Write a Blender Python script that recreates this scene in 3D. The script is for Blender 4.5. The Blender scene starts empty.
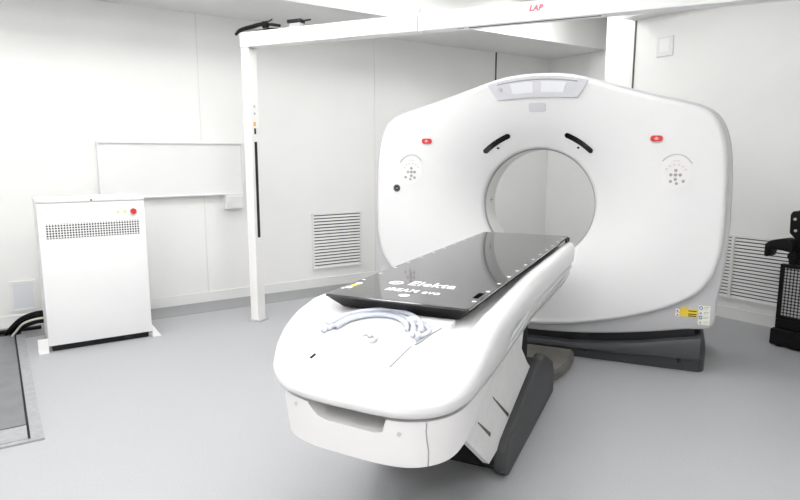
import bpy, bmesh, math
from mathutils import Vector, Matrix

COL = bpy.context.scene.collection
PI = math.pi

# ------------------------------------------------------------------ materials
def new_mat(name):
    m = bpy.data.materials.new(name); m.use_nodes = True
    nt = m.node_tree
    return m, nt, nt.nodes['Principled BSDF']

def mat(name, rgb, rough=0.5, metal=0.0, spec=0.5, coat=0.0, emit=None, strength=0.0):
    m, nt, b = new_mat(name)
    b.inputs['Base Color'].default_value = (*rgb, 1)
    b.inputs['Roughness'].default_value = rough
    b.inputs['Metallic'].default_value = metal
    b.inputs['Specular IOR Level'].default_value = spec
    b.inputs['Coat Weight'].default_value = coat
    if emit:
        b.inputs['Emission Color'].default_value = (*emit, 1)
        b.inputs['Emission Strength'].default_value = strength
    return m

def noisy(name, c1, c2, scale, rough=0.5, detail=4, spec=0.5, bump=0.0, lo=0.35, hi=0.65):
    m, nt, b = new_mat(name)
    tc = nt.nodes.new('ShaderNodeTexCoord')
    n = nt.nodes.new('ShaderNodeTexNoise')
    n.inputs['Scale'].default_value = scale; n.inputs['Detail'].default_value = detail
    r = nt.nodes.new('ShaderNodeValToRGB')
    r.color_ramp.elements[0].position = lo; r.color_ramp.elements[0].color = (*c1, 1)
    r.color_ramp.elements[1].position = hi; r.color_ramp.elements[1].color = (*c2, 1)
    nt.links.new(tc.outputs['Object'], n.inputs['Vector'])
    nt.links.new(n.outputs['Fac'], r.inputs['Fac'])
    nt.links.new(r.outputs['Color'], b.inputs['Base Color'])
    b.inputs['Roughness'].default_value = rough
    b.inputs['Specular IOR Level'].default_value = spec
    if bump:
        bp = nt.nodes.new('ShaderNodeBump'); bp.inputs['Strength'].default_value = bump
        bp.inputs['Distance'].default_value = 0.002
        nt.links.new(n.outputs['Fac'], bp.inputs['Height'])
        nt.links.new(bp.outputs['Normal'], b.inputs['Normal'])
    return m

def dot_material(name, base, dot, pitch_x, pitch_z, radius):
    """sheet metal with a regular field of punched holes (object X / Z)"""
    m, nt, b = new_mat(name)
    tc = nt.nodes.new('ShaderNodeTexCoord'); sp = nt.nodes.new('ShaderNodeSeparateXYZ')
    nt.links.new(tc.outputs['Object'], sp.inputs[0])
    def M(op, a, bb=None):
        n = nt.nodes.new('ShaderNodeMath'); n.operation = op
        for i, v in enumerate((a, bb)):
            if v is None: continue
            if isinstance(v, (int, float)): n.inputs[i].default_value = v
            else: nt.links.new(v, n.inputs[i])
        return n.outputs[0]
    def cell(o, p):
        f = M('FRACT', M('ADD', M('DIVIDE', o, p), 100.0))
        return M('MULTIPLY', M('SUBTRACT', f, 0.5), p)
    cx = cell(sp.outputs['X'], pitch_x); cz = cell(sp.outputs['Z'], pitch_z)
    d = M('SQRT', M('ADD', M('MULTIPLY', cx, cx), M('MULTIPLY', cz, cz)))
    k = M('LESS_THAN', d, radius)
    mx = nt.nodes.new('ShaderNodeMix'); mx.data_type = 'RGBA'
    mx.inputs[6].default_value = (*base, 1); mx.inputs[7].default_value = (*dot, 1)
    nt.links.new(k, mx.inputs[0]); nt.links.new(mx.outputs[2], b.inputs['Base Color'])
    b.inputs['Roughness'].default_value = 0.5
    return m

WALL = noisy('wall panel paint', (.84, .84, .825), (.87, .87, .855), 1.3, 0.35, spec=0.35)
WALLR = WALL
CEIL = noisy('ceiling paint', (.80, .80, .79), (.83, .83, .82), 1.0, 0.6)
FLOOR = noisy('speckled vinyl floor', (.375, .38, .395), (.425, .43, .445), 150, 0.42, 5, spec=0.4)
BORDER = noisy('vinyl border', (.27, .275, .285), (.31, .315, .325), 150, 0.42, 6, spec=0.4)
BASEB = mat('baseboard white', (.84, .84, .83), 0.4)
JOINT = mat('panel joint grey', (.75, .75, .735), 0.6)
DARKJOINT = mat('dark panel joint', (.07, .07, .065), 0.6)
PLASTIC = mat('white moulded plastic', (.77, .77, .775), 0.32, spec=0.4)
PLASTIC2 = mat('warm white moulded plastic', (.80, .785, .785), 0.35, spec=0.4)
TUBEW = mat('bore liner plastic', (.80, .80, .79), 0.35)
GREYP = mat('light grey plastic', (.52, .52, .54), 0.4)
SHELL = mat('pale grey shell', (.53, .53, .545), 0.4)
GREYPALE = mat('pale grey plastic', (.62, .62, .655), 0.35)
SCREENW = mat('pale display window', (.76, .77, .81), 0.2)
DARKG = mat('dark grey plastic', (.055, .058, .062), 0.45, spec=.35)
DARKARM = mat('charcoal plastic', (.05, .051, .054), 0.48, spec=.35)
BLACK = mat('black plastic', (.010, .010, .011), 0.55, spec=.3)
BLACKM = mat('black painted metal', (.006, .006, .0065), 0.5, spec=.22)
GLOSSBLK = mat('black glass', (.008, .008, .009), 0.08)
CARBON = mat('glossy carbon couch top', (.045, .045, .047), 0.07, spec=0.62, coat=0.3)
CARBONEDGE = mat('dark carbon edge', (.010, .010, .011), 0.5, spec=.25)
RED = mat('red button', (.62, .03, .03), 0.35)
REDPRINT = mat('red print', (.60, .17, .22), 0.5)
WHITEPRINT = mat('white print', (.9, .9, .9), 0.5)
GREYPRINT = mat('grey print', (.36, .36, .37), 0.5)
PALEPRINT = mat('pale grey print', (.62, .62, .63), 0.5)
YELLOW = mat('yellow label', (.82, .60, .06), 0.5)
BLUEP = mat('blue print', (.13, .15, .42), 0.5)
ORANGE = mat('orange print', (.85, .42, .12), 0.5)
LAMPYEL = mat('yellow indicator', (.75, .72, .35), 0.4)
FABRIC = noisy('white coated fabric', (.70, .70, .695), (.74, .74, .735), 20, 0.6, bump=0.1)
METALW = mat('white powder coated metal', (.83, .83, .83), 0.38)
CREAM = mat('cream white aluminium profile', (.86, .85, .835), 0.35)
VENTW = mat('vent white metal', (.80, .80, .79), 0.4)
VENTD = mat('vent dark cavity', (.05, .05, .05), 0.8)
STEEL = noisy('grey steel cover plate', (.15, .155, .165), (.18, .185, .195), 8, 0.4)
STEELF = noisy('light steel frame', (.30, .305, .32), (.36, .365, .38), 40, 0.4)
SLOT = mat('matt black recess', (.004, .004, .004), 1.0, spec=0)
PAD = noisy('taupe floor pad', (.135, .128, .113), (.17, .162, .145), 12, 0.5)
CABLE = mat('black cable', (.006, .006, .0065), 0.6, spec=.2)
CABLEW = mat('pale cable', (.62, .60, .55), 0.5)
PERF = dot_material('perforated white sheet', (.80, .80, .80), (.03, .03, .03), .0175, .0175, .0062)
MESHG = dot_material('wire mesh panel', (.015, .015, .016), (.48, .48, .49), .0225, .0225, .0088)
PLATEB = mat('bluish white plate', (.74, .76, .80), 0.4)
LAMP = mat('lamp diffuser', (.9, .9, .9), 0.5, emit=(1, .995, .985), strength=13)
m_, nt_, b_ = new_mat('clear tubing plastic'); CLEAR = m_
b_.inputs['Base Color'].default_value = (.80, .83, .93, 1); b_.inputs['Roughness'].default_value = 0.2
b_.inputs['Transmission Weight'].default_value = 0.3; b_.inputs['IOR'].default_value = 1.3

# ------------------------------------------------------------------ mesh helpers
def obj(name, bm, m=None, parent=None, smooth=False, angle=None, loc=(0, 0, 0), rot=(0, 0, 0)):
    me = bpy.data.meshes.new(name)
    bmesh.ops.recalc_face_normals(bm, faces=bm.faces[:])
    bm.to_mesh(me); bm.free()
    if m: me.materials.append(m)
    if smooth or angle:
        for p in me.polygons: p.use_smooth = True
        if angle: me.set_sharp_from_angle(angle=math.radians(angle))
    o = bpy.data.objects.new(name, me); COL.objects.link(o)
    o.location = loc; o.rotation_euler = rot
    if parent: o.parent = parent
    return o

def tag(o, label, cat, group=None, kind=None):
    o['label'] = label; o['category'] = cat
    if group: o['group'] = group
    if kind: o['kind'] = kind
    return o

def empty(name, label, cat, loc, rz, group=None):
    o = bpy.data.objects.new(name, None); COL.objects.link(o)
    o.location = loc; o.rotation_euler = (0, 0, rz); o.empty_display_size = .1
    return tag(o, label, cat, group)

def copy_tree(o, parent=None):
    c = o.copy(); COL.objects.link(c)
    if parent: c.parent = parent
    for ch in list(o.children): copy_tree(ch, c)
    return c

def add_box(bm, x0, x1, y0, y1, z0, z1, bevel=0.0, seg=2):
    r = bmesh.ops.create_cube(bm, size=1.0)
    vs = r['verts']
    for v in vs:
        v.co = Vector(((x0 + x1) / 2 + v.co.x * (x1 - x0), (y0 + y1) / 2 + v.co.y * (y1 - y0), (z0 + z1) / 2 + v.co.z * (z1 - z0)))
    if bevel:
        es = list({e for v in vs for e in v.link_edges})
        bmesh.ops.bevel(bm, geom=es, offset=bevel, segments=seg, affect='EDGES', profile=0.5)
    return bm

def box(x0, x1, y0, y1, z0, z1, bevel=0.0, seg=2):
    return add_box(bmesh.new(), x0, x1, y0, y1, z0, z1, bevel, seg)

def add_cyl(bm, p0, p1, r0, r1=None, n=20):
    p0 = Vector(p0); p1 = Vector(p1); d = p1 - p0
    r1 = r0 if r1 is None else r1
    mt = Matrix.Translation((p0 + p1) / 2) @ d.to_track_quat('Z', 'Y').to_matrix().to_4x4()
    bmesh.ops.create_cone(bm, cap_ends=True, segments=n, radius1=r0, radius2=r1, depth=d.length, matrix=mt)
    return bm

def add_tube(bm, pts, r, n=10, closed=False):
    pts = [Vector(p) for p in pts]; rings = []
    N = len(pts); up = Vector((0, 0, 1)); prev = None
    for i, p in enumerate(pts):
        a = pts[(i - 1) % N] if (closed or i > 0) else p
        b = pts[(i + 1) % N] if (closed or i < N - 1) else p
        t = (b - a).normalized()
        if prev is None:
            x = t.cross(up)
            if x.length < 1e-3: x = t.cross(Vector((1, 0, 0)))
        else:
            x = prev - t * prev.dot(t)
        x.normalize(); prev = x; y = t.cross(x)
        rr = r[i] if isinstance(r, (list, tuple)) else r
        rings.append([bm.verts.new(p + (x * math.cos(2 * PI * k / n) + y * math.sin(2 * PI * k / n)) * rr) for k in range(n)])
    M = N if closed else N - 1
    for i in range(M):
        A, B = rings[i], rings[(i + 1) % N]
        for k in range(n):
            bm.faces.new((A[k], A[(k + 1) % n], B[(k + 1) % n], B[k]))
    if not closed:
        bm.faces.new(rings[0]); bm.faces.new(rings[-1])
    return bm

def spline(pts, n=8, closed=False):
    """Catmull-Rom through points"""
    P = [Vector(p) for p in pts]; out = []; N = len(P)
    rng = range(N) if closed else range(N - 1)
    for i in rng:
        p0 = P[(i - 1) % N] if closed or i > 0 else P[i] * 2 - P[i + 1]
        p1 = P[i]; p2 = P[(i + 1) % N]
        p3 = P[(i + 2) % N] if closed or i + 2 < N else p2 * 2 - p1
        for k in range(n):
            t = k / n
            out.append(.5 * ((2 * p1) + (p2 - p0) * t + (2 * p0 - 5 * p1 + 4 * p2 - p3) * t * t + (3 * p1 - p0 - 3 * p2 + p3) * t ** 3))
    if not closed: out.append(P[-1])
    return out

def loft(bm, rings, closed_ring=True, cap0=False, cap1=False):
    R = [[bm.verts.new(p) for p in ring] for ring in rings]
    n = len(R[0])
    for A, B in zip(R[:-1], R[1:]):
        for k in range(n if closed_ring else n - 1):
            k2 = (k + 1) % n
            bm.faces.new((A[k], A[k2], B[k2], B[k]))
    if cap0: bm.faces.new(R[0])
    if cap1: bm.faces.new(R[-1])
    return R

def prism(poly, axis, a0, a1, bevel=0.0, seg=2):
    """polygon of 2-tuples extruded along an axis: 'x' -> (y,z), 'y' -> (x,z), 'z' -> (x,y)"""
    bm = bmesh.new()
    def P(p, a):
        return {'x': (a, p[0], p[1]), 'y': (p[0], a, p[1]), 'z': (p[0], p[1], a)}[axis]
    A = [bm.verts.new(P(p, a0)) for p in poly]; B = [bm.verts.new(P(p, a1)) for p in poly]
    n = len(poly)
    bm.faces.new(A); bm.faces.new(B)
    for k in range(n): bm.faces.new((A[k], A[(k + 1) % n], B[(k + 1) % n], B[k]))
    bmesh.ops.recalc_face_normals(bm, faces=bm.faces[:])
    if bevel:
        bmesh.ops.bevel(bm, geom=bm.edges[:], offset=bevel, segments=seg, affect='EDGES', profile=0.5)
    return bm

def text_bm(s, size, shear=0.0, weight=0.0, extrude=0.001):
    cu = bpy.data.curves.new('lettering', 'FONT'); cu.body = s; cu.size = size; cu.shear = shear
    cu.align_x = 'CENTER'; cu.align_y = 'CENTER'; cu.extrude = extrude; cu.offset = weight; cu.resolution_u = 4; cu.space_character = 1.08
    o = bpy.data.objects.new('lettering', cu); COL.objects.link(o)
    dg = bpy.context.evaluated_depsgraph_get()
    me = bpy.data.meshes.new_from_object(o.evaluated_get(dg))
    bm = bmesh.new(); bm.from_mesh(me)
    bpy.data.objects.remove(o); bpy.data.curves.remove(cu); bpy.data.meshes.remove(me)
    return bm

def xf(bm, mtx):
    bmesh.ops.transform(bm, matrix=mtx, verts=bm.verts[:]); return bm

# ------------------------------------------------------------------ frames
CAM_H = 1.35
AW = math.radians(56)
WD = Vector((math.sin(AW), math.cos(AW), 0))             # along the left wall, away from the camera
WL = Vector((-math.cos(AW), math.sin(AW), 0))            # towards the left wall
R_ROOM = math.radians(34)
R_RIGHT = R_ROOM - PI / 2
def P(a, b, z=0.0):
    v = WD * a + WL * b; return Vector((v.x, v.y, z))
A_FAR, A_NEAR, B_LEFT, B_EDGE = 6.15, 5.08, 5.6, 3.93
A_MIN, B_MIN = -1.7, -1.6
Z_SOF, Z_TOP = 2.6, 3.0
room = Matrix.Rotation(R_ROOM, 4, 'Z')
def rbox(a0, a1, b0, b1, z0, z1):
    return xf(box(a0, a1, b0, b1, z0, z1), room)
def struct(name, bm, m):
    o = obj(name, bm, m); o['kind'] = 'structure'; return o

# ------------------------------------------------------------------ the room
T = .12
struct('floor', rbox(A_MIN - T, A_FAR + T, B_MIN - T, B_LEFT + T, -.12, 0), FLOOR)
struct('ceiling', rbox(A_MIN - T, A_FAR + T, B_MIN - T, B_LEFT + T, Z_TOP, Z_TOP + .1), CEIL)
struct('wall_left', rbox(A_MIN - T, A_FAR + T, B_LEFT, B_LEFT + T, 0, Z_TOP), WALL)
struct('wall_far', rbox(A_FAR, A_FAR + T, B_EDGE - .3, B_LEFT, 0, Z_TOP), WALL)
struct('wall_right', rbox(A_NEAR, A_FAR, B_MIN - T, B_EDGE, 0, Z_TOP), WALLR)
struct('wall_back', rbox(A_MIN - T, A_NEAR, B_MIN - T, B_MIN, 0, Z_TOP), WALL)
struct('wall_near', rbox(A_MIN - T, A_MIN, B_MIN, B_LEFT, 0, Z_TOP), WALL)
struct('trim_1', rbox(A_MIN, A_FAR, 4.75, B_LEFT, Z_SOF, Z_TOP), CEIL)            # dropped soffit along the left wall
struct('trim_2', rbox(4.90, A_NEAR, B_MIN, 3.62, Z_SOF, Z_TOP), CEIL)           # narrow soffit along the right wall
struct('baseboard_left', rbox(A_MIN, A_FAR, B_LEFT - .014, B_LEFT, 0, .095), BASEB)
struct('baseboard_right', rbox(A_NEAR - .014, A_NEAR, B_MIN, B_EDGE, 0, .095), BASEB)
struct('baseboard_far', rbox(A_FAR - .014, A_FAR, B_EDGE, B_LEFT - .014, 0, .095), BASEB)
struct('trim_3', rbox(A_MIN, A_FAR, 5.215, B_LEFT - .014, 0, .002), BORDER)       # darker vinyl border on the floor
n = 4
for a in (-.26, 1.6, 3.45):
    struct('trim_%d' % n, rbox(a - .003, a + .003, B_LEFT - .003, B_LEFT, .095, Z_SOF), JOINT); n += 1
struct('trim_%d' % n, rbox(5.17, 5.19, B_LEFT - .006, B_LEFT, .095, Z_SOF), DARKJOINT); n += 1
struct('trim_%d' % n, rbox(A_NEAR - .006, A_NEAR, 3.598, 3.613, .095, Z_SOF), DARKJOINT); n += 1

# ceiling lamps (outside the photograph's frame)
def ceiling_lamp(a, b, z=Z_TOP):
    t = empty('ceiling_light', 'assumed square white flush ceiling light panel overhead, unseen out of the frame', 'ceiling light', P(a, b, z), R_ROOM, 'ceiling light panels')
    f = bmesh.new(); s = .3
    for x0, x1, y0, y1 in ((-s, s, -s, -s + .02), (-s, s, s - .02, s), (-s, -s + .02, -s + .02, s - .02), (s - .02, s, -s + .02, s - .02)):
        add_box(f, x0, x1, y0, y1, -.03, 0)
    obj('frame', f, METALW, t)
    obj('diffuser', box(-s + .02, s - .02, -s + .02, s - .02, -.022, -.006), LAMP, t)
    return t
lamp0 = ceiling_lamp(-1.1, 3.9)
for a, b in ((.2, 3.9), (1.5, 3.9), (-1.1, 2.4), (.2, 2.4), (1.5, 2.4), (-1.1, .8), (.2, .8), (1.5, .8), (-1.1, -.8), (.2, -.8), (1.5, -.8), (3.2, 4.0), (3.0, 2.6), (4.7, 4.25)):  # unseen panels; last three added to brighten the right wall and alcove
    c = copy_tree(lamp0); c.location = P(a, b, Z_TOP)

# ------------------------------------------------------------------ gantry
GA = math.radians(24.5)
GO = Vector((.882, 4.049, 0))
gan = empty('ct_scanner_gantry', 'large white ring-shaped scanner gantry with round bore standing on dark grey base', 'scanner', GO, -GA)
BC, BR = 1.016, .406                                     # bore centre height and radius
def sv(u, z):
    s = min(max((math.hypot(u, z - BC) - BR) / .52, 0), 1); return .20 * (1 - s) ** 2
half_w = [(0, 1.888), (.15, 1.880), (.28, 1.855), (.45, 1.803), (.60, 1.756), (.75, 1.712), (.90, 1.672), (1.0, 1.640), (1.07, 1.590), (1.115, 1.515),
          (1.145, 1.40), (1.160, 1.25), (1.166, 1.05), (1.165, .86), (1.157, .75), (1.125, .63), (1.06, .525), (.97, .455), (.84, .385), (.65, .315), (.45, .262), (.25, .222), (0, .200)]
half_s = [(0, 1.898), (.15, 1.892), (.28, 1.869), (.45, 1.819), (.60, 1.773), (.75, 1.729), (.90, 1.690), (1.01, 1.656), (1.09, 1.603), (1.140, 1.523),
          (1.173, 1.405), (1.190, 1.25), (1.197, 1.05), (1.198, .86), (1.192, .72), (1.180, .60), (1.160, .46), (1.145, .30), (1.00, .268), (.73, .215), (.45, .175), (.23, .157), (0, .150)]
def outline(half):
    pts = [(x, 0, z) for x, z in half] + [(-x, 0, z) for x, z in half[-2:0:-1]]
    return [(p.x, p.z) for p in spline(pts, 8, True)]
def ray_poly(poly, ang):
    dx, dz = math.sin(ang), math.cos(ang); best = 0
    for i in range(len(poly)):
        x1, z1 = poly[i]; x2, z2 = poly[(i + 1) % len(poly)]; z1 -= BC; z2 -= BC
        ex, ez = x2 - x1, z2 - z1; den = dx * ez - dz * ex
        if abs(den) < 1e-12: continue
        t = (x1 * ez - z1 * ex) / den; s = (x1 * dz - z1 * dx) / den
        if -1e-9 <= s <= 1 + 1e-9 and t > best: best = t
    return best
NA = 224
angs = [2 * PI * (k + .5) / NA for k in range(NA)]
ow, osh = outline(half_w), outline(half_s)
rw = [ray_poly(ow, a) for a in angs]; rs = [ray_poly(osh, a) for a in angs]
def ring(rad, v):
    out = []
    for k, a in enumerate(angs):
        r = rad[k] if isinstance(rad, list) else rad
        vv = v(r) if callable(v) else v
        out.append((r * math.sin(a), vv, BC + r * math.cos(a)))
    return out
def svr(r): return sv(r, BC)
rings = [ring(BR - .012, .235), ring(BR - .010, .215), ring(BR, .20)]
for i in range(1, 25):
    t = (i / 24) ** 1.25
    rings.append(ring([BR + (w - .032 - BR) * t for w in rw], svr))
rings += [ring([w - .026 for w in rw], .0008), ring([w - .018 for w in rw], .0035), ring([w - .009 for w in rw], .010), ring([w - .002 for w in rw], .022), ring(rw, .034), ring(rw, .058), ring([w - .05 for w in rw], .060)]
bm = bmesh.new(); loft(bm, rings)
obj('front_cover', bm, PLASTIC, gan, smooth=True)
bm = bmesh.new()
loft(bm, [ring(BR - .012, .50), ring(BR - .006, .262), ring([w - .16 for w in rw], .075), ring([w - .03 for w in rw], .052), ring([s - .016 for s in rs], .052), ring([s - .004 for s in rs], .058),
          ring(rs, .072), ring(rs, .66), ring([s - .02 for s in rs], .74), ring([s - .10 for s in rs], .78), ring(BR + .10, .78), ring(BR + .06, .70), ring(BR - .012, .50)])
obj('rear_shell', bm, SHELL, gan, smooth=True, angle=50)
bm = bmesh.new()
loft(bm, [ring(BR - .014, .254), ring(BR - .018, .258), ring(BR - .018, .50), ring(BR + .055, .702), ring(BR + .05, .71)])
obj('bore_liner', bm, TUBEW, gan, smooth=True, angle=40)
bm = bmesh.new(); loft(bm, [ring(BR - .013, .236), ring(BR - .0195, .238), ring(BR - .0195, .258), ring(BR - .013, .260)])
obj('bore_seam', bm, GREYPRINT, gan, smooth=True)

def surf_patch(outline_fn, nu, nv, lift, thick):
    """a thin plate hugging the front cover: outline_fn(s,t) -> (u,z)"""
    bm = bmesh.new(); F = []; B = []
    for i in range(nu + 1):
        rf, rb = [], []
        for j in range(nv + 1):
            u, z = outline_fn(i / nu, j / nv); v = sv(u, z)
            rf.append(bm.verts.new((u, v - lift - thick, z))); rb.append(bm.verts.new((u, v - lift, z)))
        F.append(rf); B.append(rb)
    for G in (F, B):
        for i in range(nu):
            for j in range(nv): bm.faces.new((G[i][j], G[i + 1][j], G[i + 1][j + 1], G[i][j + 1]))
    for i in range(nu):
        bm.faces.new((F[i][0], F[i + 1][0], B[i + 1][0], B[i][0])); bm.faces.new((F[i][nv], F[i + 1][nv], B[i + 1][nv], B[i][nv]))
    for j in range(nv):
        bm.faces.new((F[0][j], F[0][j + 1], B[0][j + 1], B[0][j])); bm.faces.new((F[nu][j], F[nu][j + 1], B[nu][j + 1], B[nu][j]))
    return bm
def arc_slot(a0, a1, r, hw):
    def f(s, t):
        a = a0 + (a1 - a0) * s
        L = abs(a1 - a0) * r; d = min(s, 1 - s) * L
        h = hw * math.sqrt(max(0.02, 1 - (1 - min(d / hw, 1)) ** 2))
        rr = r + h * (2 * t - 1); return rr * math.sin(a), BC + rr * math.cos(a)
    return f
def rrect(cx, cz, w, h, rad):
    def f(s, t):
        x = (s - .5) * w; d = w / 2 - abs(x)
        hh = h / 2 - (rad - math.sqrt(max(0, rad * rad - (rad - min(d, rad)) ** 2)))
        return cx + x, cz + (2 * t - 1) * max(hh, h * .02)
    return f
def disc_bm(u, z, r, y0, y1, n=28, sx=1.0):
    bm = bmesh.new(); add_cyl(bm, (0, y1, 0), (0, y0, 0), r, r, n)
    for v in bm.verts: v.co.x = v.co.x * sx + u; v.co.z += z
    return bm
# laser windows either side of the bore
for sgn in (-1, 1):
    a0, a1 = sgn * math.radians(21), sgn * math.radians(45.5)
    obj('laser_window', surf_patch(arc_slot(a0, a1, .517, .017), 28, 4, .001, .004), GLOSSBLK, gan, smooth=True, angle=40)
    obj('sensor_dot', surf_patch(rrect(sgn * .274, 1.411, .018, .014, .006), 6, 2, .001, .003), BLACK, gan)
    # emergency stop buttons
    b = obj('emergency_button', surf_patch(rrect(sgn * .757, 1.462, .072, .036, .017), 16, 4, 0, .014), RED, gan, smooth=True, angle=40)
    ic = disc_bm(sgn * .757, 1.462, .009, -.0165, -.013, 16); add_box(ic, sgn * .757 - .014, sgn * .757 + .014, -.0160, -.0135, 1.459, 1.463)
    obj('symbol', ic, mat('pink print', (.85, .42, .42), .5), b)
    # control panels
    cu, cz = sgn * .877, 1.262
    def cp(s, t, cu=cu, cz=cz, sgn=sgn):
        a = math.radians(-78 + 156 * s) + sgn * math.radians(14)
        return cu + (.035 + .062 * t) * math.sin(a) * 1.0, cz + .02 + (.035 + .062 * t) * math.cos(a) * 1.15
    pn = obj('control_panel', surf_patch(rrect(cu, cz - .005, .17, .20, .085), 30, 6, 0, .003), PLASTIC2, gan, smooth=True, angle=30)
    arcp = [(cu + .098 * math.sin(a), -.004, cz + .105 * math.cos(a)) for a in [sgn * math.radians(-52 + 6 * k) for k in range(20)]]
    obj('rim', add_tube(bmesh.new(), arcp, .0035, 6), PALEPRINT, pn, smooth=True)
    spots = [(0, 0, .011), (-.026, 0, .010), (.026, 0, .010), (0, .027, .010), (0, -.027, .010), (-.026, -.040, .009), (.008, -.052, .009), (.045, -.038, .010)]
    for dx, dz, s in spots:
        obj('button', prism([(cu + sgn * dx + s * math.cos(k * PI / 4 + .39), cz - .02 + dz + s * math.sin(k * PI / 4 + .39)) for k in range(8)], 'y', -.007, -.002), GREYPRINT, pn)
    for k in range(6):
        a = sgn * math.radians(-58 + 24 * k)
        obj('indicator', box(cu + .062 * math.sin(a) - .007, cu + .062 * math.sin(a) + .007, -.006, -.002, cz - .015 + .058 * math.cos(a) - .004, cz - .015 + .058 * math.cos(a) + .004), PALEPRINT, pn)
    bmk = bmesh.new()
    for k in (-1, 0, 1): add_box(bmk, cu + k * .014 - .005, cu + k * .014 + .005, -.006, -.002, cz + .062, cz + .068)
    obj('legend', bmk, PALEPRINT, pn)
# round monogram badge
bd = obj('badge', disc_bm(-.994, 1.123, .026, -.005, .003, 32), BLACK, gan)
bmr = bmesh.new()
add_tube(bmr, [(-.994 + .0195 * math.cos(2 * PI * k / 28), -.0055, 1.123 + .0195 * math.sin(2 * PI * k / 28)) for k in range(28)], .0009, 6, True)
bmt = xf(text_bm('GE', .016, .3, .0, .0008), Matrix.Translation((-.994, -.0055, 1.123)) @ Matrix.Rotation(PI / 2, 4, 'X'))
tm = bpy.data.meshes.new('tmp'); bmt.to_mesh(tm); bmt.free(); bmr.from_mesh(tm); bpy.data.meshes.remove(tm)
obj('monogram', bmr, GREYP, bd)
# display console on the crown
def con(s, t):
    x = -1 + 2 * s
    top = 1.873 - .042 * x * x; bot = 1.738 - .012 * x * x
    w = .262 + .068 * t
    return x * w + .012, bot + (top - bot) * t
cs = obj('display_console', surf_patch(con, 40, 10, .004, .010), GREYPALE, gan, smooth=True, angle=30)
def conwin(x0, x1, t0, t1):
    def f(s, t):
        x = x0 + (x1 - x0) * s; tt = t0 + (t1 - t0) * t
        u, z = con((x + 1) / 2, tt); return u, z
    return f
def top_y(bm_): return bm_
for x0, x1 in ((-.56, -.08), (.10, .62)):
    obj('display', surf_patch(conwin(x0, x1, .22, .74), 14, 4, .014, .003), SCREENW, cs)
obj('display', surf_patch(conwin(-.06, .08, .22, .74), 4, 4, .014, .002), GREYPALE, cs)
for x0, x1 in ((-.80, -.62), (.66, .82)):
    obj('keypad', surf_patch(conwin(x0, x1, .30, .66), 6, 3, .014, .002), GREYPALE, cs)
arc = [con(.09 + .82 * k / 30, .84) for k in range(31)]
obj('trim_line', add_tube(bmesh.new(), [(u, sv(u, z) - .0145, z) for u, z in arc], .0045, 6), GREYPRINT, cs, smooth=True)
obj('knob', disc_bm(-.225, 1.795, .013, -.022, -.012, 16), GREYP, cs)
# small grey window under the console
lw = obj('indicator_window', surf_patch(rrect(.012, 1.676, .112, .058, .006), 10, 3, 0, .004), GREYPALE, gan)
for k in (-.028, .028): obj('indicator', surf_patch(rrect(.012 + k, 1.686, .028, .018, .003), 4, 2, .004, .002), PALEPRINT, lw)
# cross mark printed on the bore liner
bm = bmesh.new(); rr = BR - .0195
for da, dv in ((.060, .006), (.011, .036)):
    a = math.radians(-88)
    R4 = []
    for s in (-1, 1):
        for q in (-1, 1):
            aa = a + s * da; R4.append(bm.verts.new((rr * math.sin(aa), .40 + q * dv, BC + rr * math.cos(aa))))
    bm.faces.new((R4[0], R4[1], R4[3], R4[2]))
obj('cross_mark', bm, GREYPRINT, gan)
# dark base
bm = bmesh.new()
secs = [(-1.120, .07, .15), (-1.110, .03, .215), (-1.085, .005, .236), (-.9, 0, .200), (-.75, 0, .165), (-.5, 0, .130), (-.3, 0, .112), (.3, 0, .112), (.5, 0, .130), (.75, 0, .165), (.9, 0, .200), (1.085, .005, .236), (1.110, .03, .215), (1.120, .07, .15)]
loft(bm, [[(u, f + .045, 0), (u, f + .030, .045 + .035 * abs(u)), (u, f + .002, .058 + .035 * abs(u)), (u, f, zt - .03), (u, f + .012, zt - .008), (u, f + .035, zt), (u, .70, zt), (u, .74, zt - .03), (u, .74, 0)] for u, f, zt in secs], True, True, True)
obj('base', bm, DARKG, gan, smooth=True, angle=35)
obj('base_recess', box(-1.05, 1.05, .06, .70, .09, .30), BLACK, gan)
for u, z in ((.40, .052), (.97, .060)):
    for s in (-1, 1): obj('bolt', disc_bm(s * u, z + .012, .010, -.004, .03, 14), BLACK, gan)
# warning labels on the grey skirt
def plate(u0, u1, z0, z1, m, name, parent, y=.052, t=.002):
    return obj(name, box(u0, u1, y - t, y + .001, z0, z1), m, parent)
yl = plate(.955, 1.058, .352, .402, YELLOW, 'warning_label', gan)
bm = bmesh.new()
for z in (.392, .372, .360):
    add_box(bm, 1.005, 1.052, .0490, .0502, z - .003, z + .003)
obj('lettering', bm, BLACK, yl)
plate(.962, 1.005, .403, .416, YELLOW, 'tab', yl)
for z in (.388, .362):
    w = plate(.932, .955, z - .011, z + .011, WHITEPRINT, 'warning_label', gan)
    obj('symbol', prism([(.936, z - .007), (.951, z - .007), (.9435, z + .007)], 'y', .0485, .0502), RED, w)
for z, blue in ((.418, True), (.387, False), (.356, True), (.326, False)):
    w = plate(1.062, 1.128, z - .0145, z + .0145, mat('cream label', (.82, .82, .72), .5), 'notice_label', gan)
    if blue:
        obj('symbol', add_tube(bmesh.new(), [(1.076 + .0085 * math.cos(2 * PI * k / 20), .0490, z + .0085 * math.sin(2 * PI * k / 20)) for k in range(20)], .0028, 6, True), BLUEP, w)
    else:
        obj('symbol', prism([(1.067, z - .008), (1.085, z - .008), (1.076, z + .008)], 'y', .0485, .0502), GREYPRINT, w)
    bm = bmesh.new()
    for k in range(2): add_box(bm, 1.092, 1.122 - .006 * k, .0490, .0502, z + .004 - .009 * k, z + .007 - .009 * k)
    obj('lettering', bm, GREYPRINT, w)

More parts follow.
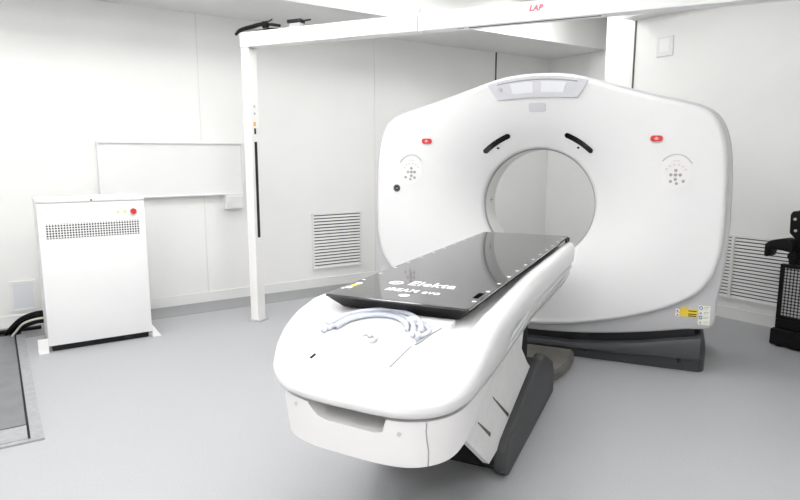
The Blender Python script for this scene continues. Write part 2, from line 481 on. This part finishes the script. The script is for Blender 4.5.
# ------------------------------------------------------------------ patient table
tab = empty('patient_table', 'white patient table with rounded nose and glossy black couch top pointing into the bore', 'patient table', GO + Vector((math.sin(GA) * -1.2, math.cos(GA) * -1.2, 0)), -GA)
VO = 1.2                                                # the table's own origin sits 1.2 m in front of the gantry
def smst(x): x = min(max(x, 0), 1); return x * x * (3 - 2 * x)
def zmix(zb, zf, v): return zf + (zb - zf) * smst((v + 2.56) / .46)
VB = -.22
VC = -2.25
vs_side = [VB + (VC - VB) * i / 18 for i in range(19)]
def plan(w, vf, n=3.3, taper=.12):
    """half outline, back -> front centre, then mirrored"""
    right = []
    for v in vs_side: right.append((w * (1 - taper * smst((v + 2.25) / 1.1)), v))
    for k in range(1, 25):
        th = PI / 2 * k / 24
        right.append((w * abs(math.cos(th)) ** (2 / n), VC + (vf - VC) * abs(math.sin(th)) ** (2 / n)))
    full = right + [(-u, v) for u, v in right[-2::-1]]
    return [(u, v + .075 * max(0, .2 - u) * smst((-2.02 - v) / .42)) for u, v in full]
def layer(w, vf, zb, zf, n=3.3, groove=0.0, taper=.12):
    out = []
    for u, v in plan(w, vf, n, taper):
        g = groove * smst((v + 1.95) / .2)
        out.append((math.copysign(abs(u) - g, u) if abs(u) > g else u, v + VO, zmix(zb, zf, v)))
    return out
def cross_fill(bm, R):
    n = len(R)
    for i in range(n // 2):
        j = n - 1 - i
        if i + 1 < j - 1: bm.faces.new((R[i], R[i + 1], R[j - 1], R[j]))
        elif i + 1 == j - 1: bm.faces.new((R[i], R[i + 1], R[j]))
hood = [layer(.325, -2.54, .592, .588), layer(.336, -2.560, .600, .594), layer(.348, -2.575, .616, .604), layer(.354, -2.580, .630, .612),
        layer(.356, -2.581, .634, .614, groove=.014), layer(.362, -2.582, .656, .622, groove=.014), layer(.363, -2.582, .660, .624), layer(.367, -2.580, .674, .630),
        layer(.368, -2.580, .678, .632, groove=.014), layer(.373, -2.577, .700, .641, groove=.014), layer(.374, -2.576, .705, .643), layer(.376, -2.562, .735, .656),
        layer(.379, -2.540, .770, .670), layer(.374, -2.510, .797, .683), layer(.364, -2.470, .813, .693), layer(.350, -2.420, .820, .701), layer(.330, -2.38, .820, .705), layer(.312, -2.355, .817, .708), layer(.294, -2.335, .790, .709), layer(.27, -2.30, .788, .712), layer(.20, -2.28, .788, .714), layer(.10, -2.27, .787, .715)]
bm = bmesh.new(); R = loft(bm, hood, False)
cross_fill(bm, R[-1]); cross_fill(bm, R[0])
for side in (0, -1): pass
bm.faces.new([r[0] for r in R] + [r[-1] for r in R[::-1]])
body = obj('cradle_cover', bm, PLASTIC, tab, smooth=True, angle=55)
from mathutils.bvhtree import BVHTree
bvh = BVHTree.FromPolygons([v.co.copy() for v in body.data.vertices], [list(p.vertices) for p in body.data.polygons])
def deck_z(u, v):
    h = bvh.ray_cast(Vector((u, v + VO, 2)), Vector((0, 0, -1)))
    return h[0].z if h[0] else .7
# nose fascia under the rim with a grip recess
def fz(v): return .426 + (.565 - .426) * smst((v + 2.44) / .62)
def flayer(w, vf, t, n=3.3):
    out = []
    for u, v in plan(w, vf, n):
        zb = fz(v); out.append((u, v + VO, zb + (.583 - zb) * t))
    return out
fas = [flayer(.20, -2.42, 0), flayer(.308, -2.532, .0), flayer(.318, -2.545, .05), flayer(.323, -2.551, .35), flayer(.331, -2.555, .75), flayer(.334, -2.555, 1.0), flayer(.20, -2.42, 1.0)]
bm = bmesh.new(); R = loft(bm, fas, False)
cross_fill(bm, R[-1]); cross_fill(bm, R[0])
bm.faces.new([r[0] for r in R] + [r[-1] for r in R[::-1]])
fascia = obj('nose_fascia', bm, PLASTIC2, tab, smooth=True, angle=35)
cut = obj('cutter', prism([(-.150, .60), (-.135, .572), (-.10, .545), (-.07, .538), (.11, .536), (.133, .542), (.148, .60)], 'y', -2.62 + VO, -2.34 + VO), None)
cut.parent = tab
bpy.context.view_layer.update()
md = fascia.modifiers.new('grip', 'BOOLEAN'); md.object = cut; md.solver = 'EXACT'; md.operation = 'DIFFERENCE'
bpy.context.view_layer.update()
me = bpy.data.meshes.new_from_object(fascia.evaluated_get(bpy.context.evaluated_depsgraph_get()))
fascia.modifiers.clear(); fascia.data = me; me.name = 'nose_fascia'
bpy.data.objects.remove(cut)
fbvh = BVHTree.FromPolygons([v.co.copy() for v in fascia.data.vertices], [list(p.vertices) for p in fascia.data.polygons])
for u, z in ((-.195, .560), (.185, .543)):
    h = fbvh.ray_cast(Vector((u, -4, z)), Vector((0, 1, 0)))
    y = h[0].y
    obj('screw', disc_bm(u, z, .007, y - .002, y + .012, 14), GREYP, tab)
def fasc_pt(u, t):
    """point on the fascia's face, by interpolating its layers"""
    ts = [.05, .35, .75, 1.0]; i = max(k for k in range(3) if t >= ts[k]); f = (t - ts[i]) / (ts[i + 1] - ts[i])
    def at(q):
        best = min(q[22:42], key=lambda p: abs(p[0] - u)); return Vector(best)
    return at(fas[2 + i]) * (1 - f) + at(fas[3 + i]) * f
sm = [fasc_pt(.262, t) for t in (.06, .2, .4, .6, .8, .98)]
obj('seam', add_tube(bmesh.new(), sm, .0022, 6), GREYPRINT, tab, smooth=True)
# seams and medallion on the deck
def on_deck(pts, lift=.002): return [(u, v + VO, deck_z(u, v) + lift) for u, v in pts]
def lerp2(p, q, n): return [(p[0] + (q[0] - p[0]) * i / n, p[1] + (q[1] - p[1]) * i / n) for i in range(n + 1)]
obj('seam', add_tube(bmesh.new(), on_deck(lerp2((.115, -2.455), (.222, -2.10), 12)), .0025, 6), GREYPRINT, tab, smooth=True)
obj('seam', add_tube(bmesh.new(), on_deck(lerp2((-.150, -2.49), (.03, -2.51), 12)), .0015, 6), PALEPRINT, tab, smooth=True)
obj('latch', add_tube(bmesh.new(), on_deck(lerp2((-.168, -2.462), (-.160, -2.445), 2)), .004, 6), BLACK, tab, smooth=True)
zc = deck_z(-.03, -2.37) + .001
bm = bmesh.new(); add_cyl(bm, (0, 0, -.010), (0, 0, .002), .050, .048, 36)
tilt = math.atan2(deck_z(-.03, -2.30) - deck_z(-.03, -2.44), .14)
MM = Matrix.Translation((-.03, -2.37 + VO, zc + .001)) @ Matrix.Rotation(tilt, 4, 'X')
med = obj('medallion', xf(bm, MM), PLASTIC2, tab, smooth=True, angle=30)
sq = spline([(-.010, .030, .003), (.004, .040, .005), (.014, .034, .005), (.020, .026, .005), (.026, .038, .005), (.040, .030, .005), (.046, .012, .005), (.036, -.004, .005)], 5)
obj('emblem', xf(add_tube(bmesh.new(), sq, .0072, 6), MM), GREYP, med, smooth=True)
# white bracket plate under the couch top's edge
zb = deck_z(.15, -2.16)
obj('couch_bracket', xf(box(.06, .225, -.022, .022, -.012, .014, .004), Matrix.Translation((0, -2.185 + VO, zb + .004))), PLASTIC, tab)
# bellows cover
bp = [(-2.20, .40), (-1.86, .135), (-1.55, .14), (-1.05, .25), (-1.20, .345), (-1.34, .46), (-1.30, .585), (-2.26, .585)]
bm = prism([(v + VO, z) for v, z in bp], 'x', .245, .27)
bel = obj('bellows_cover', bm, FABRIC, tab)
obj('bellows_cover', prism([(v + VO, z) for v, z in bp], 'x', -.27, -.245), FABRIC, tab)
obj('lift_frame', prism([(v + VO, z) for v, z in ((-2.05, .43), (-1.62, .12), (-1.05, .12), (-1.16, .34), (-1.30, .46), (-1.30, .580), (-2.1, .580))], 'x', -.24, .24), BLACK, tab)
for (v0, z0), (v1, z1) in (((-1.825, .400), (-1.568, .213)), ((-2.025, .378), (-1.856, .248))):
    d = Vector((0, v1 - v0, z1 - z0)).normalized(); nn = Vector((0, -d.z, d.y))
    bm = bmesh.new()
    q = [Vector((.2695, v0 + VO, z0)), Vector((.2695, v1 + VO, z1)), Vector((.2695, v1 + VO, z1)) + nn * .016, Vector((.2695, v0 + VO, z0)) + nn * .004]
    F = [bm.verts.new(p + Vector((.002, 0, 0))) for p in q]; B = [bm.verts.new(p) for p in q]
    bm.faces.new(F); bm.faces.new(B)
    for k in range(4): bm.faces.new((F[k], F[(k + 1) % 4], B[(k + 1) % 4], B[k]))
    obj('pleat', bm, DARKG, bel)
# side plates of the base
ap = [(-1.69, .0), (-1.76, .055), (-1.745, .135), (-1.70, .165), (-1.06, .325), (-.96, .325), (-.72, .215), (-.66, .15), (-.66, .0)]
for s in (-1, 1):
    obj('side_plate', prism([(v + VO, z) for v, z in ap], 'x', s * .255, s * .312, .018, 3), DARKARM, tab, smooth=True, angle=35)
obj('base', box(-.245, .245, -1.66 + VO, -.50 + VO, 0, .14, .01), BLACK, tab)
bm = bmesh.new()
def padring(k, z): return [((.34 - k) * abs(math.cos(t)) ** .8 * math.copysign(1, math.cos(t)), min(-.03, -.20 + (.47 - k) * abs(math.sin(t)) ** .8 * math.copysign(1, math.sin(t))) + VO, z) for t in [2 * PI * (i + .5) / 64 for i in range(64)]]
loft(bm, [padring(.02, 0), padring(.02, .018), padring(.0, .022), padring(0, .055), padring(.015, .07)], True, True, True)
obj('floor_pad', bm, PAD, tab, smooth=True, angle=35)
obj('column', box(-.20, .12, -.85 + VO, -.50 + VO, .06, .59, .02), BLACK, tab)
# couch top
bm = bmesh.new()
cv0, cv1 = -2.19 + VO, -.14 + VO
def csec(k, ztop, w, dz): return None
def crect(w, v0, v1, z, r=.012):
    out = []
    for sx, sy, a0 in ((1, 1, 0), (-1, 1, 90), (-1, -1, 180), (1, -1, 270)):
        cx = sx * (w - r); cy = (v1 - r) if sy > 0 else (v0 + r)
        for i in range(5):
            a = math.radians(a0 + 22.5 * i); out.append((cx + r * math.cos(a), cy + r * math.sin(a), z))
    return out
loft(bm, [crect(.232, cv0 + .05, cv1 - .02, .795), crect(.274, cv0 + .006, cv1 - .003, .838), crect(.279, cv0, cv1, .842)], True, True)
couch = obj('couch_top', bm, CARBONEDGE, tab, smooth=True, angle=20)
bm = bmesh.new(); loft(bm, [crect(.279, cv0, cv1, .842), crect(.279, cv0, cv1, .848), crect(.277, cv0 + .002, cv1 - .002, .850)], True, False, True)
obj('tabletop_skin', bm, CARBON, couch, smooth=True, angle=20)
ZT = .8502
def flat_text(s, u, v, size, sx=1.0, shear=0, w=0):
    return xf(text_bm(s, size, shear, w, .0003), Matrix.Translation((u, v + VO, ZT + .0004)) @ Matrix.Diagonal((sx, 1, 1, 1)))
obj('lettering', flat_text('Elekta', .034, -1.890, .106, .70, 0, .0022), WHITEPRINT, couch)
obj('lettering', flat_text('iBEAM evo', .004, -2.020, .068, .68, 0, .0015), WHITEPRINT, couch)
bm = bmesh.new()
for rr_, st in ((1.0, 0), ):
    pts = [(-.118 + .024 * math.cos(2 * PI * k / 40), -1.902 + VO + .028 * math.sin(2 * PI * k / 40), ZT) for k in range(40)]
    add_tube(bm, pts, .0058, 6, True)
add_tube(bm, [(-.134, -1.905 + VO, ZT), (-.118, -1.900 + VO, ZT), (-.102, -1.905 + VO, ZT)], .004, 6)
for v in bm.verts: v.co.z = ZT + max(-.0005, min(.0008, (v.co.z - ZT) * .1))
obj('logo_ring', bm, WHITEPRINT, couch)
bm = bmesh.new(); add_cyl(bm, (.002, -2.095 + VO, ZT - .001), (.002, -2.095 + VO, ZT + .0008), .021, .021, 24)
obj('marker_spot', bm, WHITEPRINT, couch)
for v in (-2.08, -1.908, -1.751, -1.599, -1.451, -1.287, -1.12, -.95, -.78, -.61, -.44, -.27):
    for s in (-1, 1):
        bm = bmesh.new(); add_cyl(bm, (s * .264, v + VO, ZT - .001), (s * .264, v + VO, ZT + .0008), .0085, .0085, 14)
        obj('index_mark', bm, WHITEPRINT if s > 0 or v < -2 else PALEPRINT, couch)
obj('index_slot', box(.240, .262, -2.03 + VO, -1.945 + VO, ZT - .001, ZT + .001, .0006, 1), SLOT, couch)
for v0, m in ((-2.07, WHITEPRINT), (-2.03, YELLOW), (-1.99, WHITEPRINT)):
    obj('scale_label', box(-.262, -.238, v0 + VO, v0 + .03 + VO, ZT - .001, ZT + .0007), m, couch)
for v in (-.20, -.26):
    obj('end_latch', box(.276, .292, v + VO, v + .03 + VO, .820, .846, .003), BLACK, couch)

# coiled clear tubing lying on the deck (table frame)
tub = bmesh.new()
def arcpath(ru, rv, cu, cv, a0, a1, lift, n=28):
    out = []
    for k in range(n + 1):
        a = math.radians(a0 + (a1 - a0) * k / n); u = cu + ru * math.cos(a); v = cv + rv * math.sin(a)
        out.append((u, v + VO, deck_z(u, v) + lift))
    return out
for i, (ru, rv, cu, cv, lift) in enumerate(((.165, .20, -.02, -2.33, .011), (.148, .175, -.025, -2.33, .011), (.170, .185, -.015, -2.335, .022), (.130, .150, -.03, -2.325, .012))):
    add_tube(tub, arcpath(ru, rv, cu, cv, 5 + 6 * i, 188 - 5 * i, lift), .0085, 8)
add_tube(tub, on_deck(spline([(.10, -2.19, 0), (.14, -2.20, 0), (.165, -2.24, 0), (.14, -2.28, 0), (.10, -2.25, 0)], 5) and [(p.x, p.y) for p in spline([(.10, -2.215, 0), (.135, -2.222, 0), (.165, -2.25, 0), (.15, -2.29, 0), (.12, -2.275, 0)], 5)], .010), .007, 8)
to = obj('clear_tubing', tub, CLEAR, None, smooth=True)
to.location = tab.location; to.rotation_euler = tab.rotation_euler
tag(to, 'loops of clear plastic tubing lying on the white table deck before the black couch top', 'tubing')

# ------------------------------------------------------------------ laser bridge
br = empty('laser_bridge', 'cream white portal with slim post and long overhead beam spanning in front of the gantry', 'laser bridge', GO, -GA)
U0, U1 = -2.270, 1.95
V0, V1 = -.15, -.045
obj('beam', box(U0, -.773, V0, V1, 2.192, 2.303, .004), CREAM, br)
obj('beam', box(-.769, U1, V0, V1, 2.190, 2.305, .004), METALW, br)
for u0 in (U0 + .004, U1 - .079):
    left = u0 < 0
    ps = obj('post', box(u0, u0 + .075, V0 + .003, V1 - .003, .012, 2.19, .004), CREAM, br)
    obj('foot_plate', box(u0 - .02, u0 + .095, V0 - .012, V1 + .012, 0, .012, .003), GREYP, ps)
    us = u0 + .075 if left else u0
    d = 1 if left else -1
    obj('laser_slot', box(min(us, us + d * .0015), max(us, us + d * .0015), -.115, -.082, .70, 1.47), BLACK, ps)
    obj('sensor', box(min(us, us + d * .0015), max(us, us + d * .0015), -.113, -.090, 1.53, 1.575), GLOSSBLK, ps)
    obj('status_mark', box(min(us, us + d * .0015), max(us, us + d * .0015), -.118, -.090, 1.592, 1.625), ORANGE, ps)
    for z in (1.69, 1.745):
        obj('screw', xf(add_cyl(bmesh.new(), (0, 0, 0), (d * .003, 0, 0), .010, .010, 12), Matrix.Translation((us, -.1, z))), GREYP, ps)
obj('laser_slot', box(-.42, .41, -.118, -.100, 2.1885, 2.1915), BLACK, br)
obj('laser_slot', box(-.50, -.455, -.118, -.100, 2.1885, 2.1925), GREYPRINT, br)
obj('lettering', xf(text_bm('LAP', .046, .25, .0025, .0006), Matrix.Translation((.022, V0 - .0005, 2.262)) @ Matrix.Rotation(PI / 2, 4, 'X')), REDPRINT, br)
bm = bmesh.new(); add_cyl(bm, (-.768, -.13, 2.30), (-.768, -.13, 2.325), .007, .007, 12); add_cyl(bm, (-.768, -.13, 2.325), (-.755, -.13, 2.338), .009, .006, 12)
obj('alignment_pin', bm, GREYP, br, smooth=True, angle=35)
bm = bmesh.new(); add_cyl(bm, (.62, -.153, 2.262), (.62, -.148, 2.262), .007, .007, 12)
obj('screw', bm, GREYP, br)

def in_gantry(o):
    o.location = GO; o.rotation_euler = (0, 0, -GA); return o
# black cable bundle lying over the beam's end
bm = bmesh.new()
main = spline([(-2.292, -.168, 2.285), (-2.265, -.14, 2.322), (-2.17, -.115, 2.345), (-2.10, -.11, 2.356), (-2.02, -.10, 2.352), (-1.93, -.09, 2.336)], 6)
add_tube(bm, main, [.011 + .006 * math.sin(PI * min(1, k / 24)) for k in range(len(main))], 10)
add_tube(bm, spline([(-2.25, -.12, 2.322), (-2.17, -.095, 2.345), (-2.09, -.10, 2.360), (-2.03, -.095, 2.376), (-2.00, -.09, 2.390)], 6), .006, 8)
add_tube(bm, spline([(-2.245, -.09, 2.312), (-2.15, -.075, 2.320), (-2.03, -.08, 2.324), (-1.93, -.075, 2.312)], 6), .007, 8)
add_cyl(bm, (-2.07, -.115, 2.350), (-2.03, -.11, 2.350), .026, .026, 14)
ob = in_gantry(obj('cable_bundle', bm, CABLE, None, smooth=True, angle=50))
tag(ob, 'black cable bundle draped over the left end of the white beam', 'cable')
dv = empty('connector_box', 'small flat black connector box on grey foot on top of the beam', 'connector box', GO + Vector((math.cos(GA) * -1.78 + math.sin(GA) * -.09, -math.sin(GA) * -1.78 + math.cos(GA) * -.09, 2.303)), -GA)
obj('foot', box(-.05, .05, -.03, .03, 0, .036, .003), GREYPRINT, dv)
bm = box(-.065, .055, -.035, .035, .036, .064, .006); add_tube(bm, [(.05, 0, .050), (.09, 0, .052), (.12, .01, .056)], .007, 8)
obj('housing', bm, BLACK, dv, smooth=True, angle=35)

# ------------------------------------------------------------------ left wall fixtures (local x along the wall, y into the wall)
def wall_l(name, label, cat, a, z, group=None): return empty(name, label, cat, P(a, B_LEFT, z), R_ROOM, group)
t = wall_l('wall_panel', 'long blank white flat panel mounted on the left wall above the white cabinet', 'wall panel', 1.345, 1.0)
obj('board', box(-.60, .60, -.045, 0, .015, .465), METALW, t)
f = bmesh.new()
add_box(f, -.615, .615, -.062, 0, .465, .482, .003); add_box(f, -.615, .615, -.062, 0, .0, .015, .003)
add_box(f, -.615, -.60, -.062, 0, .015, .465); add_box(f, .60, .615, -.062, 0, .015, .465)
obj('frame', f, METALW, t)
t = wall_l('junction_box', 'small white square box on the wall under the right end of the long white panel', 'junction box', 1.862, .868)
obj('housing', box(-.085, .085, -.075, 0, 0, .130, .006), METALW, t)
obj('lid', box(-.078, .078, -.081, -.075, .007, .123, .003), PLASTIC, t)
t = wall_l('access_plate', 'bluish white square access plate low on the wall left of the white cabinet', 'access plate', .126, .125)
f = bmesh.new()
for x0, x1, z0, z1 in ((-.09, .09, .225, .245), (-.09, .09, 0, .02), (-.09, -.07, .02, .225), (.07, .09, .02, .225)): add_box(f, x0, x1, -.012, 0, z0, z1)
obj('frame', f, METALW, t); obj('cover', box(-.07, .07, -.008, 0, .02, .225), PLATEB, t)

def vent(t, w, h, ns, mull=()):
    f = bmesh.new(); e = .018
    add_box(f, -w / 2, w / 2, -.016, 0, h - e, h); add_box(f, -w / 2, w / 2, -.016, 0, 0, e)
    add_box(f, -w / 2, -w / 2 + e, -.016, 0, e, h - e); add_box(f, w / 2 - e, w / 2, -.016, 0, e, h - e)
    for m in mull: add_box(f, m - .012, m + .012, -.016, 0, e, h - e)
    obj('frame', f, VENTW, t)
    obj('backing', box(-w / 2 + e, w / 2 - e, -.003, 0, e, h - e), VENTD, t)
    p = (h - 2 * e) / ns
    b = bmesh.new()
    for k in range(ns):
        z = e + p * k
        # angled blade
        vv = [(-w / 2 + e, -.015, z + p * .04), (w / 2 - e, -.015, z + p * .04), (w / 2 - e, -.004, z + p * .60), (-w / 2 + e, -.004, z + p * .60)]
        A = [b.verts.new(q) for q in vv]; B = [b.verts.new((q[0], q[1] + .0015, q[2] + .003)) for q in vv]
        b.faces.new(A); b.faces.new(B)
        for i in range(4): b.faces.new((A[i], A[(i + 1) % 4], B[(i + 1) % 4], B[i]))
    obj('louvre_blades', b, VENTW, t)
t = wall_l('wall_vent', 'square white louvred air vent low on the left wall between post and gantry', 'air vent', 2.975, .185, 'louvred wall vents')
vent(t, .585, .590, 17)
t = empty('wall_vent', 'wide white louvred air vent low on the right wall behind the black cart', 'air vent', P(A_NEAR, 2.40, .165), R_RIGHT, 'louvred wall vents')
vent(t, .72, .545, 18, (-.15,))
t = empty('switch_plate', 'small pale square plate high on the right wall below the beam', 'wall plate', P(A_NEAR, 3.295, 2.24), R_RIGHT)
obj('cover', box(-.08, .08, -.008, 0, 0, .17, .003), PLASTIC, t)
obj('insert', box(-.05, .045, -.010, -.008, .04, .155), WALL, t)

# ------------------------------------------------------------------ white cabinet
CY = 4.70
cab = empty('equipment_cabinet', 'white metal equipment cabinet with perforated strip and red stop button against left wall', 'cabinet', P(.565, CY, 0), R_ROOM)
w2, dp = .338, .43
obj('body', box(-w2, w2, .012, dp, .045, 1.050, .006), METALW, cab)
obj('front_panel', box(-w2 - .002, w2 + .002, 0, .014, .045, 1.036, .005), METALW, cab, smooth=True, angle=35)
obj('top_cover', box(-w2 - .004, w2 + .004, -.002, dp + .005, 1.036, 1.068, .014, 3), METALW, cab, smooth=True, angle=35)
obj('perforated_grille', box(-.300, .300, -.002, .001, .795, .898), PERF, cab)
for (x0, x1, y0, y1) in ((-w2 - .03, -w2 + .03, -.03, .03), ):
    pass
obj('plinth', box(-w2 + .02, w2 - .02, .03, dp - .02, 0, .05), BLACK, cab)
e = obj('stop_button', disc_bm(.261, .962, .030, -.006, .001, 24), LAMPYEL if False else METALW, cab)
bm = disc_bm(.261, .962, .021, -.026, -.006, 24); bmesh.ops.bevel(bm, geom=[q for q in bm.edges], offset=.003, segments=2, affect='EDGES')
obj('cap', bm, RED, e, smooth=True, angle=40)
for x in (.161, .208): obj('indicator_lamp', disc_bm(x, .962, .011, -.006, .002, 16), LAMPYEL, cab)
obj('lock', disc_bm(-.007, 1.045 + .008, .007, -.010, 0, 14), DARKG, cab)
bm = bmesh.new()
add_box(bm, -.245, -.16, -.001, .002, .998, 1.003); add_box(bm, -.285, -.265, -.001, .002, 1.0, 1.012)
obj('nameplate', bm, GREYPALE, cab)
bm = bmesh.new(); add_box(bm, -.16, -.11, .10, .15, 1.068, 1.074); obj('top_cap', bm, PLASTIC, cab)
for s in (-1, 1):
    bm = bmesh.new()
    x0 = s * w2; xa, xb = (x0 - .065, x0 - .002) if s < 0 else (x0 + .002, x0 + .065)
    add_box(bm, xa, xb, .0, .10, 0, .004)
    if s < 0: add_box(bm, x0 - .066, x0 - .003, -.004, 0, 0, .105)
    else:
        F = [bm.verts.new(q) for q in ((x0 + .003, -.002, 0), (x0 + .066, -.002, 0), (x0 + .003, -.002, .10))]
        B = [bm.verts.new((q.co.x, .004, q.co.z)) for q in F]
        bm.faces.new(F); bm.faces.new(B)
        for k in range(3): bm.faces.new((F[k], F[(k + 1) % 3], B[(k + 1) % 3], B[k]))
    obj('floor_bracket', bm, METALW, cab)

# cables from behind the cabinet down into the floor duct
def room_tube(name, label, pts, r, m, group=None):
    q = spline([(p[0], p[1], max(.017, p[2] * .86)) for p in pts], 8)
    o = obj(name, xf(add_tube(bmesh.new(), q, r, 10), room), m, None, smooth=True)
    return tag(o, label, 'cable', group)
G = 'cables beside the cabinet'
room_tube('power_cable', 'outermost thick black cable arching from the cabinet down to the floor duct', [(.30, 5.20, .20), (.20, 5.20, .215), (.09, 5.24, .17), (.01, 5.30, .07), (-.02, 5.33, .014)], .014, CABLE, G)
room_tube('power_cable', 'inner thick black cable arching below the others beside the cabinet', [(.30, 5.18, .125), (.20, 5.20, .135), (.12, 5.25, .10), (.06, 5.30, .04), (.04, 5.32, .014)], .016, CABLE, G)
room_tube('power_cable', 'middle black cable between the outermost and inner black cables beside the cabinet', [(.30, 5.245, .165), (.20, 5.245, .175), (.105, 5.28, .135), (.03, 5.335, .05), (.01, 5.36, .018)], .014, CABLE, G)
room_tube('data_cable', 'thin pale cable running along the black cables beside the cabinet', [(.30, 5.15, .165), (.20, 5.15, .175), (.10, 5.18, .140), (.045, 5.23, .06), (.02, 5.25, .020)], .008, CABLEW, G)
room_tube('power_cable', 'black cable lying flat on the floor at the head of the floor duct', [(.22, 5.42, .014), (.10, 5.42, .014), (-.05, 5.42, .014), (-.25, 5.42, .014)], .014, CABLE, G)

# floor duct cover
ha0, ha1, hb0, hb1 = -1.1, .10, 3.22, 5.30
hc = empty('floor_duct_cover', 'dark grey steel duct cover in a lighter frame set in floor at lower left', 'floor cover', P((ha0 + ha1) / 2, (hb0 + hb1) / 2, 0), R_ROOM)
hw, hl = (ha1 - ha0) / 2, (hb1 - hb0) / 2
f = bmesh.new()
add_box(f, hw - .055, hw, -hl, hl, 0, .010); add_box(f, -hw, -hw + .055, -hl, hl, 0, .010)
add_box(f, -hw + .055, hw - .055, -hl, -hl + .03, 0, .010)
obj('frame', f, STEELF, hc)
obj('cover_plate', box(-hw + .066, hw - .066, -hl + .22, hl, 0, .012, .002), STEEL, hc)
obj('cover_plate', box(-hw + .066, hw - .066, -hl + .034, -hl + .208, 0, .012, .002), STEELF, hc)
obj('gap', box(-hw + .055, hw - .02, -hl + .03, hl + .14, 0, .004), BLACK, hc)

# ------------------------------------------------------------------ black cart by the right wall  (local x right along the wall, y to the wall)
ct = empty('equipment_cart', 'black equipment cart with wire mesh front and clamp arm by the right wall', 'cart', P(4.57, 1.705, 0), R_RIGHT)
# local x: -(b-1.72); local y: a-4.57
bm = bmesh.new(); add_box(bm, -.285, .30, .0, .36, .012, .13, .012); add_box(bm, -.27, .29, .03, .33, .13, .20, .01)
obj('base', bm, BLACKM, ct, smooth=True, angle=35)
bm = bmesh.new()
for x0, x1, z0, z1 in ((-.268, -.240, .20, .60), (.20, .25, .20, .60), (-.240, .20, .20, .225), (-.240, .20, .575, .60)): add_box(bm, x0, x1, .03, .07, z0, z1, .004)
obj('frame', bm, BLACKM, ct)
obj('mesh_panel', box(-.240, .20, .045, .055, .225, .575), MESHG, ct)
obj('back_housing', box(-.25, .24, .075, .30, .20, .585, .01), BLACKM, ct)
bm = prism([(-.235, .60), (-.20, .70), (-.205, .78), (-.245, .82), (-.25, .95), (-.235, .975), (.05, .98), (.08, .94), (.08, .60)], 'y', .06, .16, .008)
col = obj('column', bm, BLACKM, ct, smooth=True, angle=35)
obj('head', box(-.215, .03, .07, .15, .90, .985, .02), BLACKM, col, smooth=True, angle=35)
for x, z in ((-.215, .92), (-.205, .84), (-.14, .92)):
    bm = bmesh.new(); add_cyl(bm, (x, .056, z), (x, .062, z), .010, .010, 14); obj('bolt', bm, GREYP, col)
bm = bmesh.new(); add_cyl(bm, (-.20, .03, .66), (-.20, .09, .66), .030, .030, 20); add_cyl(bm, (-.20, .02, .66), (-.20, .03, .66), .012, .012, 14)
obj('knob', bm, BLACKM, ct, smooth=True, angle=35)
bm = prism([(-.365, .645), (-.335, .645), (-.325, .690), (-.27, .705), (-.19, .690), (-.18, .73), (-.195, .775), (-.24, .787), (-.33, .765), (-.365, .735)], 'y', -.02, .10, .010)
obj('clamp_arm', bm, BLACKM, ct, smooth=True, angle=35)
bm = bmesh.new(); add_tube(bm, [(-.22, .06, .72), (-.20, .07, .68), (-.21, .07, .62), (-.20, .07, .59)], .025, 12)
obj('joint', bm, BLACKM, ct, smooth=True)
for x in (-.24, .25):
    for y in (.05, .31):
        bm = bmesh.new(); add_cyl(bm, (x, y, 0), (x, y, .02), .022, .022, 16); obj('foot', bm, BLACK, ct)

# ------------------------------------------------------------------ camera, world, view
sc = bpy.context.scene
cd = bpy.data.cameras.new('camera'); cam = bpy.data.objects.new('camera', cd); COL.objects.link(cam)
cam.location = (0, 0, CAM_H)
cam.rotation_euler = (PI / 2 - math.atan(93 / 600), 0, 0)
cd.sensor_width = 36; cd.lens = 600 / 800 * 36; cd.clip_start = .05; cd.clip_end = 100
sc.camera = cam
w = bpy.data.worlds.new('world'); sc.world = w; w.use_nodes = True
w.node_tree.nodes['Background'].inputs[0].default_value = (1, 1, 1, 1)
w.node_tree.nodes['Background'].inputs[1].default_value = .3
sc.view_settings.view_transform = 'Standard'; sc.view_settings.look = 'None'
sc.view_settings.gamma = 1; sc.view_settings.use_curve_mapping = False
sc.view_settings.exposure = 0.36
